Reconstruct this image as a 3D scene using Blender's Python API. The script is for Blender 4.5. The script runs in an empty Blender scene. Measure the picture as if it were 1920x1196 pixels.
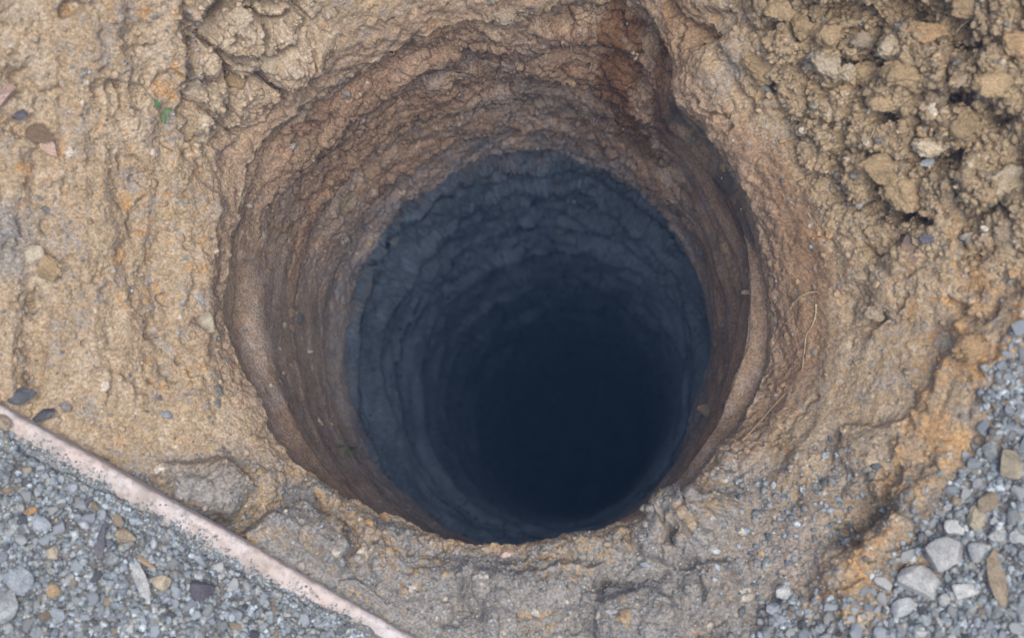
import bpy, math, random
import numpy as np
from concurrent.futures import ThreadPoolExecutor
from mathutils import Vector, Matrix

random.seed(7)
RNG = np.random.default_rng(11)
scene = bpy.context.scene
COL = scene.collection

# ------------------------------------------------------------------ camera
FPX = 2667.0                       # focal length in pixels of the 1920 px wide photograph
VPX, VPY = 1135.0, 904.0           # where the vertical shaft axis vanishes
CXP, CYP = 960.0, 598.0
R0 = 0.42                          # shaft radius, metres
d = np.array([(VPX-CXP)/FPX, -(VPY-CYP)/FPX, -1.0]); d /= np.linalg.norm(d)
zc = -d
yc = np.array([0, 1.0, 0]); yc = yc - yc.dot(zc)*zc; yc /= np.linalg.norm(yc)
xc = np.cross(yc, zc)
RW = np.array([xc, yc, zc])        # p_world = RW @ p_cam + CAM
D0 = FPX*R0/505.0
c0 = np.array([(930-CXP)/FPX*D0, -(525-CYP)/FPX*D0, -D0])
CAM = -RW @ c0

cam_data = bpy.data.cameras.new('camera')
cam = bpy.data.objects.new('camera', cam_data); COL.objects.link(cam)
mw = Matrix.Identity(4)
for i in range(3):
    for j in range(3):
        mw[i][j] = RW[i, j]
    mw[i][3] = CAM[i]
cam.matrix_world = mw
cam_data.sensor_width = 36.0
cam_data.lens = 36.0*FPX/1920.0
cam_data.clip_start = 0.05
cam_data.clip_end = 500.0
cam_data.dof.use_dof = True
cam_data.dof.focus_distance = 2.44
cam_data.dof.aperture_fstop = 3.2
scene.camera = cam

# ------------------------------------------------------------------ world, sun, exposure
SUN_EL, SUN_AZ = math.radians(78), math.radians(128)     # azimuth measured from +y towards +x
world = bpy.data.worlds.new("World"); scene.world = world
world.use_nodes = True
nt = world.node_tree
bg = nt.nodes['Background']
sky = nt.nodes.new('ShaderNodeTexSky')
sky.sky_type = 'NISHITA'; sky.sun_disc = False
sky.sun_elevation = SUN_EL; sky.sun_rotation = SUN_AZ
sky.dust_density = 3.0; sky.air_density = 1.0; sky.ozone_density = 1.0
nt.links.new(sky.outputs[0], bg.inputs[0])
bg.inputs[1].default_value = 0.055
sl = bpy.data.lights.new('sun', 'SUN'); so = bpy.data.objects.new('sun', sl); COL.objects.link(so)
sl.energy = 1.9; sl.angle = math.radians(56); sl.color = (1.0, 0.93, 0.82)
sdir = Vector((math.sin(SUN_AZ)*math.cos(SUN_EL), math.cos(SUN_AZ)*math.cos(SUN_EL), math.sin(SUN_EL)))
so.rotation_euler = sdir.to_track_quat('Z', 'Y').to_euler()
so.location = sdir*20
vs = scene.view_settings
vs.view_transform = 'Standard'; vs.look = 'None'; vs.gamma = 1.0; vs.use_curve_mapping = False
vs.exposure = 1.1
scene.cycles.use_denoising = True
scene.cycles.max_bounces = 6
scene.cycles.diffuse_bounces = 4

# ------------------------------------------------------------------ helpers: noise
POOL = ThreadPoolExecutor(4)
_perm = np.random.default_rng(3).permutation(4096).astype(np.int32)
PERM = np.concatenate([_perm, _perm]).astype(np.int32)
_g = np.random.default_rng(4).normal(size=(4096, 3)); _g /= np.linalg.norm(_g, axis=1)[:, None]
GRAD = _g.astype(np.float32)
RND = np.random.default_rng(5).random((4096, 4)).astype(np.float32)

def _hash(ix, iy, iz):
    return PERM[PERM[PERM[ix & 4095] + (iy & 4095)] + (iz & 4095)]

def chunked(fn, P):
    n = len(P)
    k = max(4, n//60000)
    parts = np.array_split(P, k)
    out = list(POOL.map(fn, parts))
    if isinstance(out[0], tuple):
        return tuple(np.concatenate([o[i] for o in out]) for i in range(len(out[0])))
    return np.concatenate(out)

def _perlin(p):
    i = np.floor(p).astype(np.int32); f = (p - i).astype(np.float32)
    w = f*f*f*(f*(f*6-15)+10)
    res = 0
    for dx in (0, 1):
        wx = w[:, 0] if dx else 1-w[:, 0]
        for dy in (0, 1):
            wy = w[:, 1] if dy else 1-w[:, 1]
            for dz in (0, 1):
                wz = w[:, 2] if dz else 1-w[:, 2]
                g = GRAD[_hash(i[:, 0]+dx, i[:, 1]+dy, i[:, 2]+dz)]
                dot = g[:, 0]*(f[:, 0]-dx) + g[:, 1]*(f[:, 1]-dy) + g[:, 2]*(f[:, 2]-dz)
                res = res + wx*wy*wz*dot
    return res*1.5

def perlin(P, scale, seed=0.0):
    q = (P/np.float32(scale) + np.float32(seed*17.31+100.5)).astype(np.float32)
    return chunked(_perlin, q)

def fbm(P, scale, octs=4, seed=0.0, gain=0.5):
    a, s, r, tot = 1.0, scale, 0.0, 0.0
    for o in range(octs):
        r = r + a*perlin(P, s, seed+o*1.7); tot += a
        a *= gain; s *= 0.5
    return r/tot

def ridged(P, scale, octs=3, seed=0.0):
    a, s, r, tot = 1.0, scale, 0.0, 0.0
    for o in range(octs):
        r = r + a*(1-2*np.abs(perlin(P, s, seed+o*1.7))); tot += a
        a *= 0.5; s *= 0.5
    return r/tot

def _worley(p):
    b = np.floor(p-0.5).astype(np.int32)
    f1 = np.full(len(p), 9.0, np.float32); f2 = f1.copy(); hid = np.zeros(len(p), np.int32)
    for dx in (0, 1):
        for dy in (0, 1):
            for dz in (0, 1):
                cx, cy, cz = b[:, 0]+dx, b[:, 1]+dy, b[:, 2]+dz
                h = _hash(cx, cy, cz); r = RND[h]
                ddx = cx+0.5+(r[:, 0]-0.5)*0.8-p[:, 0]
                ddy = cy+0.5+(r[:, 1]-0.5)*0.8-p[:, 1]
                ddz = cz+0.5+(r[:, 2]-0.5)*0.8-p[:, 2]
                dd = np.sqrt(ddx*ddx+ddy*ddy+ddz*ddz)
                lt = dd < f1
                f2 = np.where(lt, f1, np.minimum(f2, dd))
                hid = np.where(lt, h, hid)
                f1 = np.where(lt, dd, f1)
    return f1, f2, hid

def worley(P, scale, seed=0.0):
    q = (P/np.float32(scale) + np.float32(seed*13.7+200.3)).astype(np.float32)
    return chunked(_worley, q)

def sstep(a, b, x):
    t = np.clip((x-a)/(b-a), 0, 1)
    return t*t*(3-2*t)

def lerp(a, b, t):
    return a + (b-a)*t

def mixc(c, col, m):
    m = m[:, None] if np.ndim(m) == 1 else m
    return c + (np.asarray(col, np.float32)-c)*m

# ------------------------------------------------------------------ helpers: projection
def project(P):
    q = (P-CAM) @ RW               # camera coords
    return CXP + FPX*q[:, 0]/-q[:, 2], CYP - FPX*q[:, 1]/-q[:, 2]

def ray(px, py):
    v = RW @ np.array([(px-CXP)/FPX, -(py-CYP)/FPX, -1.0])
    return v/np.linalg.norm(v)

def on_plane(px, py, z):
    v = ray(px, py); t = (z-CAM[2])/v[2]
    return CAM + v*t

def poly_sdf(u, v, poly):
    """signed distance in photograph pixels, positive inside"""
    P = np.stack([u, v], 1).astype(np.float32)
    A = np.asarray(poly, np.float32)
    dist = np.full(len(u), 1e9, np.float32); inside = np.zeros(len(u), bool)
    n = len(A)
    for i in range(n):
        a, b = A[i], A[(i+1) % n]
        e = b-a; w = P-a
        t = np.clip((w@e)/max(e@e, 1e-6), 0, 1)
        dd = w - t[:, None]*e
        dist = np.minimum(dist, (dd*dd).sum(1))
        c = ((a[1] > P[:, 1]) != (b[1] > P[:, 1]))
        xx = a[0] + (P[:, 1]-a[1])/(b[1]-a[1]+1e-9)*(b[0]-a[0])
        inside ^= c & (P[:, 0] < xx)
    dist = np.sqrt(dist)
    return np.where(inside, dist, -dist)

# ------------------------------------------------------------------ layout of the shaft lip
LIP = [(945, 1018), (880, 1018), (836, 1010), (780, 986), (700, 955), (640, 922), (562, 868), (522, 828), (478, 735), (440, 662),
       (414, 596), (424, 480), (440, 400), (452, 300), (480, 250), (530, 205), (600, 152), (700, 92), (800, 45), (870, 18),
       (930, 24), (1000, 0), (1080, -25), (1160, -20), (1225, 25), (1250, 75), (1262, 110), (1263, 150), (1272, 190), (1310, 225),
       (1362, 290), (1405, 360), (1432, 430), (1448, 500), (1460, 580), (1458, 660), (1438, 730), (1396, 800), (1340, 868),
       (1270, 930), (1170, 978), (1060, 1008)]
lp = np.array([on_plane(a, b, 0.0) for a, b in LIP])
l_th = np.arctan2(lp[:, 1], lp[:, 0]); l_r = np.hypot(lp[:, 0], lp[:, 1])
o_ = np.argsort(l_th); l_th, l_r = l_th[o_], l_r[o_]
def lip_radius(th):
    return np.interp(th, l_th, l_r, period=2*np.pi)

def dirblend(th, pts):
    """value by direction, pts = [(degrees, value)]"""
    a = np.radians([p[0] for p in pts]); v = [p[1] for p in pts]
    return np.interp(th, a, v, period=2*np.pi)

# ------------------------------------------------------------------ ground + shaft grid
NT = 2700
th1 = (np.arange(NT)/NT*2*np.pi - np.pi).astype(np.float64)
# depth rows, deep to shallow
DEPTH = 9.0
inv = np.linspace(1/(D0+DEPTH), 1/(D0+1.0), 250)
t_deep = 1/inv - D0
t_up = np.linspace(1.0, 0.0, 330)[1:]
t_rows = np.concatenate([t_deep, t_up])            # decreasing to 0
q_rows = np.concatenate([np.linspace(0, 0.50, 400)[1:], np.linspace(0.505, 0.75, 40), 0.75+np.geomspace(0.02, 39, 36)])
NW, NG = len(t_rows), len(q_rows)

SLOPE = [(-180, 1.15), (-150, .75), (-120, .32), (-90, .2), (-60, .3), (-40, .55), (-15, .85), (20, 1.05), (45, 1.15), (70, 1.4), (100, 1.5), (125, 1.35), (150, 1.25)]
HMAX = [(-180, .44), (-145, .26), (-120, .13), (-90, .10), (-60, .13), (-35, .24), (0, .38), (45, .5), (90, .65), (135, .52)]
SOFT = [(-180, .02), (-150, .016), (-100, .012), (-70, .016), (-48, .03), (-20, .11), (4, .10), (14, .05), (22, .015), (42, .012), (60, .03), (100, .045), (130, .05), (150, .035)]

TH_W, T_W = np.meshgrid(th1, t_rows)               # rows x cols
TH_G, Q_G = np.meshgrid(th1, q_rows)
cx1 = np.stack([np.cos(th1), np.sin(th1), np.zeros(NT)], 1).astype(np.float32)
rho1 = lip_radius(th1) + (0.006+.007*sstep(.2, -.6, np.sin(th1)))*fbm(cx1, 0.30, 5, 1) + 0.003*fbm(cx1, 0.06, 3, 2)
soft1 = dirblend(th1, SOFT); slope1 = dirblend(th1, SLOPE); hmax1 = dirblend(th1, HMAX)

def wall_base():
    th, t = TH_W.ravel(), T_W.ravel()
    c, s = np.cos(th), np.sin(th)
    rho = np.tile(rho1, NW); sf = np.tile(soft1, NW)
    r = lerp(rho, R0+0.016+0.012*sstep(.5, 1, t), sstep(0.0, 0.32, t))
    cyl = np.stack([c*R0, s*R0, -t], 1).astype(np.float32)
    # warped depth: rings wander
    low = np.stack([c*R0*0.6, s*R0*0.6, -t*0.8], 1).astype(np.float32)
    warp = 0.035*fbm(low, 0.30, 3, 5) + 0.012*fbm(cyl, 0.05, 3, 6)
    right = np.clip(np.cos(th-math.radians(-5)), 0, 1)**1.2
    left = np.clip(np.cos(th-math.radians(185)), 0, 1)
    far = np.clip(np.cos(th-math.radians(95)), 0, 1)
    tw = t + warp*(1-0.45*right) + 0.02*th/np.pi*0
    # grooves left by the auger: sawtooth rings
    f = lerp((tw/0.27+.1) % 1.0, (tw/0.19) % 1.0, (np.cos(th) > -.2)*1.0)
    saw = lerp(np.where(f < 0.76, sstep(0, 0.76, f), sstep(0, .24, 1-f)), np.where(f < .9, f/.9, (1-f)/.1), right)
    r = r + .035*np.clip(np.cos(th+math.radians(100)), 0, 1)**2*sstep(.02, .3, t) + .010*left*sstep(0.0, .02, t)*(1-sstep(.08, .24, t))
    amp = (0.020*left + 0.026*right + 0.004*far + 0.004)*sstep(0.05, 0.16, t)*(1-0.4*sstep(1.2, 3.0, t))
    r = r - amp*saw*(0.55+0.9*np.clip(0.5+1.6*fbm(low, 0.2, 2, 8), 0, 1))
    f2 = ((tw+0.4*warp)/0.062 + 0.3) % 1.0
    saw2 = np.where(f2 < 0.8, f2/0.8, (1-f2)/0.2)
    r = r - 0.004*saw2*right*sstep(0.05, 0.2, t)*(1-sstep(0.9, 1.3, t))
    rag = 0.075*fbm(cyl, 0.15, 5, 7, .55)
    lst = np.clip(.75+1.6*fbm(low, 0.12, 3, 9), .1, 1.4)
    # ragged ledges where the wall undercuts
    for tl, w, back, k in ((0.93, .085, .40, 1.0), (1.22, .045, .3, 1.1), (1.55, .075, .5, 1.3), (1.95, .05, .4, 1.5), (2.4, .05, .6, 1.7), (3.1, .05, .8, 2.0), (4.0, .05, 1.0, 2.4)):
        x = tw + warp*k*0.8 + rag*k - tl
        lk = 1.0 if tl < 1 else lst
        r = r - lk*0.020*sstep(-0.35*k, 0, x)*(x < 0) + lk*w*sstep(0, 0.014*k, x)*(1-sstep(0.05, back, x)) - lk*0.020*(x >= 0)*(1-sstep(0, 0.01, x))
    # undercut pocket in the far wall, near its top
    r = r + 0.03*np.exp(-((th-math.radians(97))/0.10)**2)*sstep(0.0, 0.02, t)*(1-sstep(0.05, .12, t))
    z = -t - sf*(1-sstep(0, 0.2, t))
    return np.stack([c*r, s*r, z], 1), cyl

def ground_base():
    th, q = TH_G.ravel(), Q_G.ravel()
    c, s = np.cos(th), np.sin(th)
    rho = np.tile(rho1, NG); sf = np.tile(soft1, NG); k = np.tile(slope1, NG); hm = np.tile(hmax1, NG)
    h = hm*(1-np.exp(-k*q/hm))
    z = h - sf*np.exp(-q/(sf*0.9))
    r = lerp(rho, 0.44, sstep(0.0, 0.35, q)) + q
    return np.stack([c*r, s*r, z], 1)

def grid_normals(P, nr):
    G = P.reshape(nr, NT, 3)
    dt = np.roll(G, -1, 1) - np.roll(G, 1, 1)
    dr = np.gradient(G, axis=0)
    n = np.cross(dt, dr)
    n /= np.linalg.norm(n, axis=2)[..., None]+1e-12
    return n.reshape(-1, 3)

PW, CYL = wall_base()
PG = ground_base()
P = np.concatenate([PW, PG]).astype(np.float64)
NR = NW+NG
ISW = np.zeros(len(P), bool); ISW[:NW*NT] = True
TH = np.concatenate([TH_W.ravel(), TH_G.ravel()]); TD = np.concatenate([T_W.ravel(), np.zeros(NG*NT)])
QD = np.concatenate([np.zeros(NW*NT), Q_G.ravel()])
U, V = project(P)
Pf = P.astype(np.float32)
near = 1-sstep(0.6, 1.6, QD)                       # fine relief fades out well beyond the frame

# jitter pixel coords so that outlines drawn from measurements are ragged
wu = 16*fbm(Pf, 0.05, 4, 31); wv = 16*fbm(Pf, 0.05, 4, 37)
UJ, VJ = U+wu, V+wv

BOARD_A, BOARD_B = (-60, 728), (860, 1246)         # upper edge of the board, photograph pixels
def board_side(u, v):
    ax, ay = BOARD_A; bx, by = BOARD_B
    ex, ey = bx-ax, by-ay; L = math.hypot(ex, ey)
    return ((u-ax)*(-ey) + (v-ay)*ex)/L            # positive below-left of the edge, pixels

GRAVEL_R = [(2200, 600), (1910, 600), (1870, 700), (1850, 790), (1800, 870), (1760, 960), (1690, 1050), (1590, 1130), (1480, 1150), (1380, 1200), (1300, 1320), (1250, 1900), (2700, 1900), (2700, 640)]
GRIT_R = [(1370, 950), (1460, 900), (1600, 850), (1670, 870), (1650, 960), (1590, 1040), (1520, 1100), (1420, 1130), (1350, 1090)]
RIDGE_R = [(1960, 500), (1880, 560), (1800, 630), (1730, 780), (1690, 880), (1640, 980), (1570, 1070), (1540, 1120), (1620, 1110), (1700, 1020), (1760, 910), (1810, 830), (1850, 720), (1960, 590)]
sd_gr = poly_sdf(UJ, VJ, GRAVEL_R)
sb = board_side(UJ, VJ)
m_gl = sstep(20, 60, sb)                           # gravel on the board side
m_gr = sstep(-50, 70, sd_gr+170*fbm(Pf, .11, 4, 33)+90*fbm(Pf, .03, 3, 34))*(QD > 0)
sd_rg = poly_sdf(UJ, VJ, RIDGE_R)
m_rg = sstep(-45, 25, sd_rg+60*fbm(Pf, .04, 3, 35))
m_gh = .34*sstep(-50, 60, poly_sdf(UJ, VJ, GRIT_R)+140*fbm(Pf, .06, 4, 36))
m_gravel = np.maximum(m_gl, np.maximum(m_gr, m_gh)*(1-.9*m_rg))*(~ISW)

out = np.where(ISW, 0, sstep(-0.004, 0.022, QD)).astype(np.float32)
win = np.where(ISW, sstep(-0.004, 0.03, TD), 0).astype(np.float32)
# region weights
m_left = sstep(470, 330, UJ)*sstep(900, 700, VJ)*out
m_topr = sstep(-60, 80, UJ-1375-.42*VJ)*sstep(620, 330, VJ)*out
m_topl = sstep(330, 390, UJ)*sstep(640, 540, UJ)*sstep(330, 160, VJ)*out
m_right = sstep(1300, 1400, UJ)*sstep(160, 330, VJ)*(1-m_topr)*sstep(1000, 800, VJ)*out
m_front = sstep(800, 930, VJ)*out*(1-m_gravel)
m_far = sstep(0.15, 0.75, np.cos(TH-math.radians(98)))*np.where(ISW, 1, 0)*sstep(1290, 1230, UJ+np.clip(TD-.5, 0, 1)*900*-1)
band_m = sstep(-8, 14, poly_sdf(UJ, VJ, [(1225, 180), (1262, 176), (1330, 250), (1395, 350), (1432, 450), (1440, 560), (1405, 560), (1385, 470), (1330, 370), (1225, 262)]))*np.where(ISW, 1, 0)

sb0 = board_side(U, V)
tb0 = ((U-BOARD_A[0])*(BOARD_B[0]-BOARD_A[0])+(V-BOARD_A[1])*(BOARD_B[1]-BOARD_A[1]))/((BOARD_B[0]-BOARD_A[0])**2+(BOARD_B[1]-BOARD_A[1])**2)
sel = (~ISW) & (np.abs(sb0-55) < 6) & (tb0 > 0) & (tb0 < 1)
bk, b0 = np.polyfit(tb0[sel], P[sel, 2], 1); b0 += 0.035
disp = np.zeros(len(P), np.float32)
# --- stage 1: forms
lipn = np.exp(-((QD+TD)/0.035)**2)
disp += lipn*(0.010*fbm(Pf, 0.05, 3, 48) + 0.006*fbm(Pf, 0.02, 3, 49))
disp += out*near*(0.016*fbm(Pf, 0.28, 3, 50) + 0.010*fbm(Pf, 0.11, 3, 51))
# left bank: scrape marks running down the bank
st = np.stack([Pf[:, 0], Pf[:, 1]*0.16, Pf[:, 2]*0.16], 1)
disp += m_left*(0.028*ridged(st, 0.11, 2, 60) + 0.012*fbm(st, 0.04, 3, 61) + .016*fbm(Pf, .07, 4, 62) - .010*sstep(.1, .4, fbm(Pf, .045, 3, 63)))
# step in the left bank
edge_u = 352 - 30*sstep(150, 420, V) + 12*perlin(np.stack([V*0, V, V*0], 1).astype(np.float32), 50, 3)
stepm = sstep(-22, 16, U+1.6*wu+18*fbm(Pf, .02, 3, 44)-edge_u)*sstep(400, 180, V)*out*sstep(560, 430, U)
disp -= 0.026*stepm*(.5+.9*np.clip(.5+1.5*fbm(Pf, .08, 2, 45), 0, 1))
# step at the top right of the hole: broken face
# crumbly lumps
f1, f2, hid = worley(Pf + 0.02*np.stack([fbm(Pf, .06, 2, 70), fbm(Pf, .06, 2, 71), fbm(Pf, .06, 2, 72)], 1).astype(np.float32), 0.075, 1)
lump = np.sqrt(np.clip(1-(f1/0.62)**2, 0, 1))
crack = sstep(0.0, 0.16, f2-f1)
lh = RND[hid]
patch = 0.35+0.65*sstep(-.12, .12, fbm(Pf, 0.14, 2, 130))
disp += m_topr*patch*(0.036*lump*(0.25+lh[:, 3]) - 0.022*(1-crack) - 0.040*(lh[:, 1] > 0.82) + .030*fbm(Pf, .09, 5, 54, .6))
disp += m_topl*(0.036*lump*(0.3+lh[:, 3]) - 0.028*(1-crack) + .02*fbm(Pf, .05, 4, 55, .6))
disp += (0.005*m_left + 0.018*m_front)*(lump*(0.3+lh[:, 3]))*near
f1b, f2b, hidb = worley(Pf + 0.012*np.stack([fbm(Pf, .03, 2, 73), fbm(Pf, .03, 2, 74), fbm(Pf, .03, 2, 75)], 1).astype(np.float32), 0.032, 2)
lumpb = np.sqrt(np.clip(1-(f1b/0.62)**2, 0, 1)); lb = RND[hidb]
crackb = sstep(0.0, 0.16, f2b-f1b)
disp += patch*(0.013*m_topr + 0.012*m_topl + 0.001*m_left + 0.004*m_front)*(lumpb*(0.2+lb[:, 3]) - 0.6*(1-crackb))
disp += m_front*(0.045*fbm(Pf, 0.17, 2, 52) + .010*ridged(Pf, .12, 2, 53))
# plates of crust on the near lip
PLATES = [
    ([(440, 1005), (500, 968), (575, 950), (640, 985), (665, 1030), (655, 1075), (600, 1110), (520, 1090)], .030),
    ([(640, 935), (720, 955), (790, 1000), (760, 1040), (690, 1010)], .014),
    ([(700, 1020), (800, 1040), (900, 1050), (880, 1120), (760, 1130), (690, 1080)], .012),
    ([(860, 1060), (1000, 1050), (1130, 1060), (1120, 1140), (1000, 1160), (870, 1140)], .016),
    ([(1180, 990), (1260, 935), (1320, 940), (1330, 1030), (1280, 1070), (1200, 1050)], .016),
    ([(1270, 935), (1360, 930), (1400, 960), (1400, 1010), (1330, 1040), (1290, 990)], .012),
    ([(1310, 1060), (1370, 1050), (1390, 1100), (1330, 1130)], .014),
    ([(1040, 1020), (1130, 985), (1180, 990), (1190, 1040), (1100, 1060)], .012),
    ([(300, 870), (420, 860), (480, 920), (430, 970), (320, 940)], .014),
    ([(560, 880), (640, 930), (620, 950), (540, 920)], .012),
    ([(1120, 1130), (1220, 1100), (1280, 1140), (1260, 1220), (1120, 1220)], .014),
    ([(520, 1110), (660, 1090), (760, 1150), (740, 1230), (640, 1200)], .010),
    ([(1590, 800), (1700, 790), (1720, 860), (1640, 900), (1560, 870)], .010),
    ([(60, 480), (100, 500), (108, 520), (85, 523), (50, 510)], .008),
]
for poly, h in PLATES:
    sd = poly_sdf(UJ, VJ, poly)
    disp += out*sstep(.0, .05, QD)*2.2*h*sstep(-5, 11, sd)*(0.75+0.4*sstep(0, 60, sd))
# hollows: cavities between clods, sinks
HOLES = [(1765, 178, 42, 16, .06), (1655, 220, 26, 14, .05), (1700, 20, 80, 30, .06), (1560, 20, 50, 18, .05), (1610, 60, 40, 20, .04), (1770, 300, 40, 16, .045),
         (1640, 380, 14, 40, .03), (1700, 408, 40, 10, .04), (1800, 60, 30, 40, .05), (1600, 130, 50, 12, .04), (1860, 225, 40, 18, .04), (1430, 170, 16, 16, .03),
         (205, 155, 16, 9, .03), (40, 240, 30, 22, .04), (128, 18, 22, 12, .03), (40, 150, 22, 30, .03), (70, 570, 22, 20, .03), (265, 88, 9, 8, .02),
         (1640, 950, 40, 26, .03), (1590, 1000, 40, 22, .03), (1275, 1010, 18, 12, .03), (1640, 600, 30, 10, .02), (1600, 560, 30, 26, .015), (400, 10, 40, 14, .03),
         (500, 8, 30, 10, .03), (445, 60, 18, 20, .02), (1340, 40, 40, 26, .03), (1300, 70, 36, 12, .03), (1690, 410, 40, 9, .03), (285, 900, 20, 10, .012), (1125, 1095, 16, 10, .02)]
hj = 22*fbm(Pf, 0.022, 3, 41); hk = 22*fbm(Pf, 0.022, 3, 43)
for hu, hv, a, b, dep in HOLES:
    disp -= dep*out*np.exp(-(((UJ+hj-hu)/a)**2+((VJ+hk-hv)/b)**2)**1.2)*(.75 if hu < 420 else (1.35 if (hu > 1400 and hv < 420) else 1.15))
CRACKS = [([(1235, 0), (1300, 70), (1365, 140), (1400, 205)], 16, .018), ([(1262, 180), (1330, 205), (1370, 235)], 7, .014), ([(1400, 130), (1450, 185), (1500, 260)], 8, .018), ([(352, -10), (356, 90), (346, 180), (352, 260)], 10, .020),
          ([(1500, 150), (1560, 170), (1640, 150)], 9, .020), ([(1640, 300), (1655, 380), (1720, 420)], 9, .022), ([(1700, 30), (1760, 60), (1800, 110)], 14, .035), ([(1600, 10), (1640, 60), (1620, 110)], 12, .030), ([(1780, 180), (1830, 190), (1880, 220)], 10, .028),
          ([(655, 1075), (670, 1010), (640, 970)], 7, .012), ([(880, 1060), (960, 1075), (1060, 1060)], 7, .012), ([(1260, 1000), (1290, 1060), (1330, 1060)], 8, .016), ([(1100, 1110), (1180, 1100), (1260, 1080)], 6, .012), ([(300, 985), (420, 975), (470, 960)], 7, .012),
          ([(1590, 1010), (1650, 950), (1700, 880)], 12, .020), ([(1380, 860), (1480, 800), (1530, 740)], 5, .007), ([(1600, 640), (1650, 590), (1690, 560)], 6, .010), ([(1780, 560), (1830, 600), (1880, 580)], 8, .014)]
for pl, w_, dep in CRACKS:
    dist = np.full(len(P), 1e9, np.float32)
    for (x0, y0), (x1, y1) in zip(pl, pl[1:]):
        ex, ey = x1-x0, y1-y0; tt_ = np.clip(((UJ+hj-x0)*ex+(VJ+hk-y0)*ey)/(ex*ex+ey*ey), 0, 1)
        dist = np.minimum(dist, np.hypot(UJ+hj-x0-tt_*ex, VJ+hk-y0-tt_*ey))
    disp -= dep*out*np.exp(-(dist/w_)**2)
# gravel bed swell behind the board
disp += out*(0.02*m_gr + .022*m_rg - .02*m_gh)
# shaft wall roughness: crumbly on the far side, smoother left and right
rough = win*(0.16+1.0*m_far)*(1-.85*band_m)**(1+0.9*sstep(1.0, 1.6, TD)-.6*sstep(2.5, 4.5, TD))
cy3 = P.copy(); cy3[:, 2] = np.where(cy3[:, 2] < -.95, -.95*.9+(cy3[:, 2]+.95)*.55, cy3[:, 2]*.9); cy3[:, :2] *= .72; cy3 = cy3.astype(np.float32)
f1c, f2c, hidc = worley(cy3 + 0.015*np.stack([fbm(cy3, .05, 2, 80), fbm(cy3, .05, 2, 81), fbm(cy3, .05, 2, 82)], 1).astype(np.float32), 0.07, 5)
lumpc = np.sqrt(np.clip(1-(f1c/0.62)**2, 0, 1)); lc = RND[hidc]
disp += rough*(0.009*lumpc*(0.1+lc[:, 3]) + 0.034*fbm(cy3, 0.18, 5, 85, .55) + 0.004*ridged(cy3, .09, 3, 87) - 0.011*sstep(.02, .16, fbm(cy3, .075, 4, 89)))
tang = np.stack([Pf[:, 0]*0.22, Pf[:, 1]*0.22, Pf[:, 2]*.5], 1)
disp += win*(.3+.7*m_far)*(0.010*fbm(tang, 0.06, 3, 86))*sstep(0.02, 0.1, TD)
# scrape round the right-hand lip
ang = np.stack([np.cos(TH)*0.1, np.sin(TH)*0.1, QD-TD], 1).astype(np.float32)
disp += m_right*(0.006*fbm(ang, 0.03, 3, 88))

N1 = grid_normals(P, NR)
if N1[NW*NT+200*NT, 2] < 0: N1 = -N1
P = P + N1*disp[:, None]
bt = b0+bk*tb0
hp = sstep(12, 46, sb0+42*fbm(Pf, .07, 4, 46))*np.where(ISW, 0, 1)*sstep(1.3, .9, QD)*sstep(1.18, 1.10, tb0)
ztop = bt + 0.006 + 0.004*fbm(Pf, .06, 3, 47) + .10*np.clip((sb0-60)/400, 0, 1)
P[:, 2] = lerp(P[:, 2], ztop, hp*sstep(420, 120, sb0))
toe = sstep(-70, 0, sb0)*sstep(40, 10, sb0)*np.where(ISW, 0, 1)*sstep(1.3, .9, QD)*sstep(1.12, 1.04, tb0)
P[:, 2] = lerp(P[:, 2], np.minimum(P[:, 2], bt-.028), toe)
# --- stage 2: fine relief
N2 = grid_normals(P, NR)
if N2[NW*NT+200*NT, 2] < 0: N2 = -N2
Pf2 = P.astype(np.float32)
Pf2[:, 2] = np.where(ISW & (Pf2[:, 2] < -.95), -.95*.42+(Pf2[:, 2]+.95)*.3, np.where(ISW & (Pf2[:, 2] < 0), Pf2[:, 2]*.42, Pf2[:, 2]))
d2 = np.zeros(len(P), np.float32)
crum = (0.55*out + 0.5*m_topr - 0.08*m_front + win*(0.12+0.62*m_far)*(1-.7*band_m)*(1+0.5*sstep(.9, 1.5, TD)) + 0.5*lipn)*near*(1-0.45*m_right)*(1-0.2*m_left)
d2 += crum*(0.0085*fbm(Pf2, 0.028, 5, 90, 0.62) - .004*sstep(.12, .3, fbm(Pf2, .016, 3, 97)))
r1, r2, rid = worley(Pf2 + 0.004*np.stack([fbm(Pf2, .012, 2, 91), fbm(Pf2, .012, 2, 92), fbm(Pf2, .012, 2, 93)], 1).astype(np.float32), 0.014, 7)
rr = RND[rid]
d2 += crum*(0.0018+.004*m_topr+.0022*m_far)*(np.sqrt(np.clip(1-(r1/0.6)**2, 0, 1))*(rr[:, 3]) - 0.35)
# ragged shelves on the far wall
sh = fbm(np.stack([Pf2[:, 0]*0.5, Pf2[:, 1]*0.5, Pf2[:, 2]*1.3], 1), 0.05, 4, 95)
shq = np.abs((sh*5) % 1.0 - 0.0)
d2 += win*m_far*0.006*shq*(1-band_m)*(1-0.4*sstep(1.5, 3, TD))
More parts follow.
